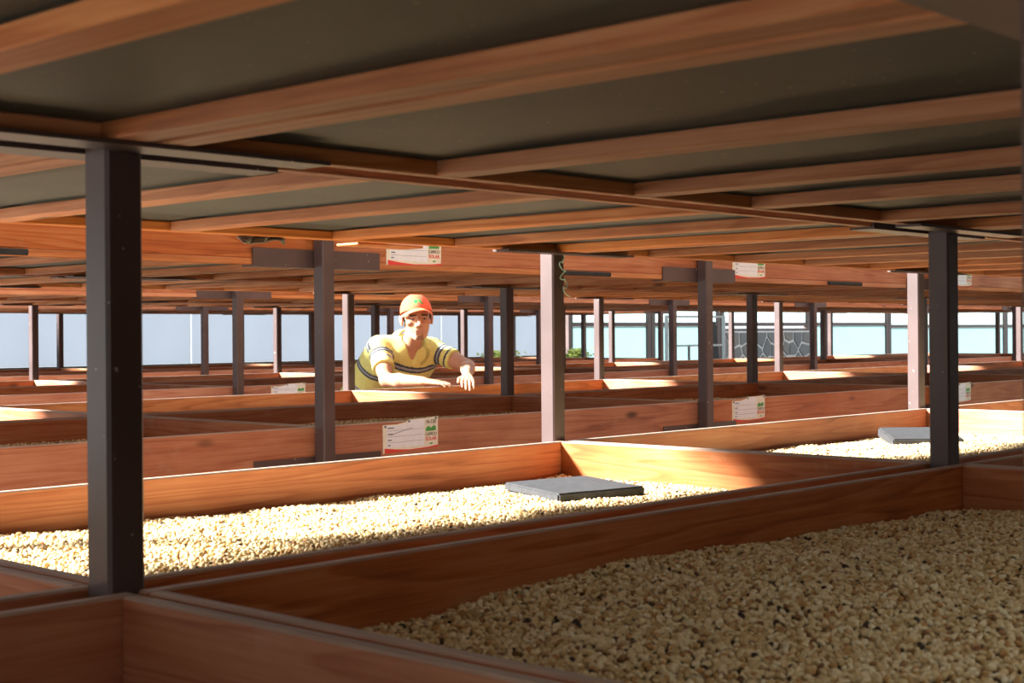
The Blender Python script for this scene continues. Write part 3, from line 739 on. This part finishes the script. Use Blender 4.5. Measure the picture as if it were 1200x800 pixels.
# head
S.ell(H(0, -.012, .035), np.array((.074, .094, .086)) * SC, HR, .01)
S.ell(H(0, .018, -.035), np.array((.057, .070, .074)) * SC, HR, .02)
S.cap(H(-.013, .062, -.099), H(.013, .062, -.099), .018, .018, .02)
for sd in (-1, 1):
    S.ell(H(sd * .043, .052, -.016), np.array((.026, .026, .020)) * SC, HR, .015)
    S.cap(H(sd * .052, -.005, -.045), H(sd * .032, .040, -.088), .018, .016, .02)
    S.ell(H(sd * .082, -.002, -.008), np.array((.009, .016, .029)) * SC, HR, .006)
    S.ell(H(sd * .089, -.010, .004), np.array((.006, .013, .021)) * SC, HR, .004)
S.cap(H(-.040, .072, .026), H(.040, .072, .026), .013, .013, .012)
for sd in (-1, 1): S.ell(H(sd * .031, .094, .003), np.array((.019, .018, .0115)) * SC, HR, .008, 's')
S.cap(H(0, .084, .018), H(0, .104, -.026), .0085, .0125, .010)
for sd in (-1, 1): S.ell(H(sd * .0125, .093, -.031), np.array((.009, .010, .008)) * SC, HR, .006)
S.cap(H(-.021, .079, -.061), H(.021, .079, -.061), .0075, .0075, .006); S.cap(H(-.017, .079, -.073), H(.017, .079, -.073), .0080, .0080, .006)
S.cap(H(-.024, .092, -.0665), H(.024, .092, -.0665), .0022, .0022, .003, 's')
def skin_col(V):
    c = np.tile(np.array((.46, .235, .145)), (len(V), 1)); q = hl(V); x, y, z = q.T; ax = np.abs(x)
    onface = (y > .03) & (z < .06) & (z > -.13)
    brow = onface & (ax > .012) & (ax < .052) & (np.abs(z - .024 + .10 * np.maximum(0, ax - .035)) < .0055); c[brow] = (.05, .028, .018)
    lips = onface & (y > .070) & (ax < .021) & (z < -.057) & (z > -.079); c[lips] = (.40, .19, .13)
    goat = onface & (ax < .022) & (z < -.086) & (z > -.112); c[goat] = c[goat] * .5 + np.array((.08, .05, .035)) * .5
    return c
man = tag(empty('person', (5.74, 6.42, 0)), 'man in a yellow striped polo and orange cap bending over a tray', 'person')
def child(me, name):
    o = bpy.data.objects.new(name, me); o.parent = man; o.matrix_parent_inverse = Matrix.Translation(-man.location); COL.objects.link(o); return o
child(S.mesh('body', M['skin'], skin_col), 'body')
# eyes
for sd in (-1, 1):
    for nm, r, dy, mt_ in (('eye', .0110, 0, M['eye']), ('iris', .0055, .0066, M['iris'])):
        bm = bmesh.new(); bmesh.ops.create_uvsphere(bm, u_segments=16, v_segments=10, radius=r * SC); me = bpy.data.meshes.new(nm); bm.to_mesh(me); bm.free(); smooth(me); me.materials.append(mt_)
        p = H(sd * .031, .0665 + dy, .002)
        if nm == 'eye': eo = child(me, nm); eo.location = p; pe = p
        else: o = bpy.data.objects.new(nm, me); o.parent = eo; o.location = p - pe; COL.objects.link(o)
# hair
S = SDF(Hc - .16, Hc + .16, .004)
S.ell(H(0, -.014, .034), np.array((.0785, .0965, .088)) * SC, HR, .005); S.cap(H(-.04, -.075, -.03), H(.04, -.075, -.03), .02, .02, .02)
def hair_clip(P): q = hl(P); return np.maximum.reduce([q[..., 1] - .012 - .35 * (q[..., 2]), -.05 - q[..., 2] + .25 * np.maximum(0, q[..., 1] + .05), q[..., 2] - .07]) * SC
S.clip(hair_clip); child(S.mesh('hair', M['hair']), 'hair')
# cap: crown, then bill
S = SDF(Hc - .19, Hc + .19, .004)
S.ell(H(0, -.010, .043), np.array((.086, .106, .094)) * SC, HR, .01)
def cap_clip(P): q = hl(P); return (.034 + .22 * q[..., 1] - q[..., 2]) * SC
S.clip(cap_clip)
def cap_col(V):
    c = np.tile(np.array((.72, .125, .055)), (len(V), 1)); q = hl(V); x, y, z = q.T
    f = y > .03
    leaf1 = f & (((x + .012) / .013) ** 2 + ((z - .098) / .011) ** 2 < 1); stem = f & (np.abs(x + .012 - .0) < .003) & (z > .080) & (z < .09)
    leaf2 = f & (np.abs((x - .014) + (z - .094) * .8) < .0065) & (z > .082) & (z < .108); leaf3 = f & (np.abs(z - .103) < .004) & (x > .004) & (x < .020)
    c[leaf1 | stem | leaf2 | leaf3] = (.02, .24, .06)
    return c
child(S.mesh('cap_crown', M['cap'], cap_col), 'cap_crown')
nb = 18; V = []; F = []
for j in range(6):
    for i in range(nb + 1):
        a = math.radians(-78 + 156 * i / nb); t = j / 5; rx = .083 + .004 * t; ry = .083 + .072 * t * math.cos(a) ** .8
        V.append(H(rx * math.sin(a), ry * math.cos(a) + .004, (.060 - .010 * t) - .46 * (rx * math.sin(a)) ** 2 / .085))
for j in range(5):
    for i in range(nb): a = j * (nb + 1) + i; F.append((a, a + 1, a + nb + 2, a + nb + 1))
M['bill'] = simple('cap_bill_cloth', (.70, .17, .07), .8)
me = bpy.data.meshes.new('cap_bill'); me.from_pydata([tuple(v) for v in V], [], F); smooth(me); me.materials.append(M['bill']); o = child(me, 'cap_bill')
md = o.modifiers.new('thick', 'SOLIDIFY'); md.thickness = .004
# --- polo shirt
S = SDF((5.30, 5.80, .72), (6.12, 6.66, 1.36), .0050)
torso(S, .010)
SR, SL = RS * .36 + RE * .64, LS * .40 + LE * .60
S.cap(RS, SR, .064, .063, .02); S.cap(LS, SL, .062, .060, .02)
V0, V1 = NB + np.array((-.045, -.095, .035)), NB + np.array((-.040, -.080, -.105))
S.cap(V0, V1, .058, .012, .006, 's'); S.cap(NB - up_ * .02, H(0, -.03, -.06), .060, .062, .006, 's')
def shirt_clip(P):
    # cut the sleeve ends and the hem square
    dR = (SR - RS) / np.linalg.norm(SR - RS); dL = (SL - LS) / np.linalg.norm(SL - LS)
    f1 = np.where(np.linalg.norm(P - SR, axis=-1) < .10, (P - SR) @ dR, -1); f2 = np.where(np.linalg.norm(P - SL, axis=-1) < .10, (P - SL) @ dL, -1)
    nearR = ((P - RS) @ dR > .05) & (np.linalg.norm(P - (RS + ((P - RS) @ dR)[..., None] * dR), axis=-1) < .078)
    return np.maximum.reduce([np.where(nearR, f1, -1), np.where((P - LS) @ dL > .05, f2, -1), .80 - P[..., 2]])
S.clip(shirt_clip)
def shirt_col(Vv):
    yel = np.array((.66, .62, .21)); c = np.tile(yel, (len(Vv), 1)); v = (Vv - HM) @ ax_; xl = (Vv - HM) @ lat
    navy = np.array((.035, .04, .07)); grey = np.array((.30, .32, .34)); blue = np.array((.10, .16, .38))
    def onarm(A, B):
        d = B - A; L_ = np.linalg.norm(d); d = d / L_; t = (Vv - A) @ d; r = np.linalg.norm(Vv - A - np.clip(t, 0, L_)[:, None] * d, axis=1); return (r < .072) & (t > .045), t
    aR, tR = onarm(RS, SR); aL, tL = onarm(LS, SL); arm = aR | aL
    for lo, hi, col in ((.105, .116, blue), (.135, .146, blue), (.240, .251, navy), (.251, .262, grey), (.262, .272, navy), (.372, .384, navy), (.384, .398, grey), (.398, .410, navy)):
        c[(v > lo) & (v < hi) & ~arm] = col
    for m_, t in ((aR, tR), (aL, tL)):
        for lo, hi, col in ((.065, .077, navy), (.077, .088, grey), (.088, .100, navy), (.128, .140, blue if m_ is aR else navy)): c[m_ & (t > lo) & (t < hi)] = col
    lg = ((v - .285) ** 2 + (xl - .085) ** 2 < .009 ** 2) & ((Vv - HM) @ frt > .05); c[lg] = (.30, .03, .03)
    return c
child(S.mesh('polo_shirt', M['knit'], shirt_col), 'polo_shirt')
# collar
nd = H(0, -.03, -.06) - NB; nd /= np.linalg.norm(nd); cf = V1 - NB; cf = cf - nd * (cf @ nd); cf /= np.linalg.norm(cf); cs = np.cross(nd, cf); V = []; F = []; nc = 26
for i in range(nc + 1):
    a = math.radians(22 + 316 * i / nc); w_ = max(0, math.cos(a)); d = cf * math.cos(a) + cs * math.sin(a)
    c0 = NB + nd * .040
    V.append(c0 + d * .070 + nd * (.016 - .030 * w_)); V.append(c0 + d * .086 + nd * (.010 - .040 * w_)); V.append(c0 + d * (.112 + .030 * w_) - nd * (.022 + .045 * w_ ** 2))
for i in range(nc):
    for j in range(2): a = i * 3 + j; F.append((a, a + 1, a + 4, a + 3))
M['collar'] = simple('yellow_collar', (.46, .44, .13), .85)
me = bpy.data.meshes.new('collar'); me.from_pydata([tuple(v) for v in V], [], F); smooth(me); me.materials.append(M['collar']); o = child(me, 'collar')
md = o.modifiers.new('thick', 'SOLIDIFY'); md.thickness = .004
# --- trousers and shoes
S = SDF((5.40, 6.16, .02), (6.05, 6.66, 1.0), .008)
S.cap(RH, LH, .11, .11, .03)
for hp, x in ((RH, 5.63), (LH, 5.86)):
    kn = np.array((x, 6.38, .47)); an = np.array((x, 6.43, .09)); S.cap(hp, kn, .100, .070, .03); S.cap(kn, an, .068, .055, .02)
S.clip(lambda P: np.maximum(.06 - P[..., 2], P[..., 2] - .93))
child(S.mesh('trousers', M['denim']), 'trousers')
for x in (5.63, 5.86):
    S = SDF((x - .08, 6.16, -.01), (x + .08, 6.56, .14), .006)
    S.cap((x, 6.46, .045), (x, 6.25, .035), .042, .040, .02); S.cap((x, 6.44, .06), (x, 6.44, .09), .045, .042, .02); S.clip(lambda P: -P[..., 2])
    child(S.mesh('shoe', M['shoe']), 'shoe')
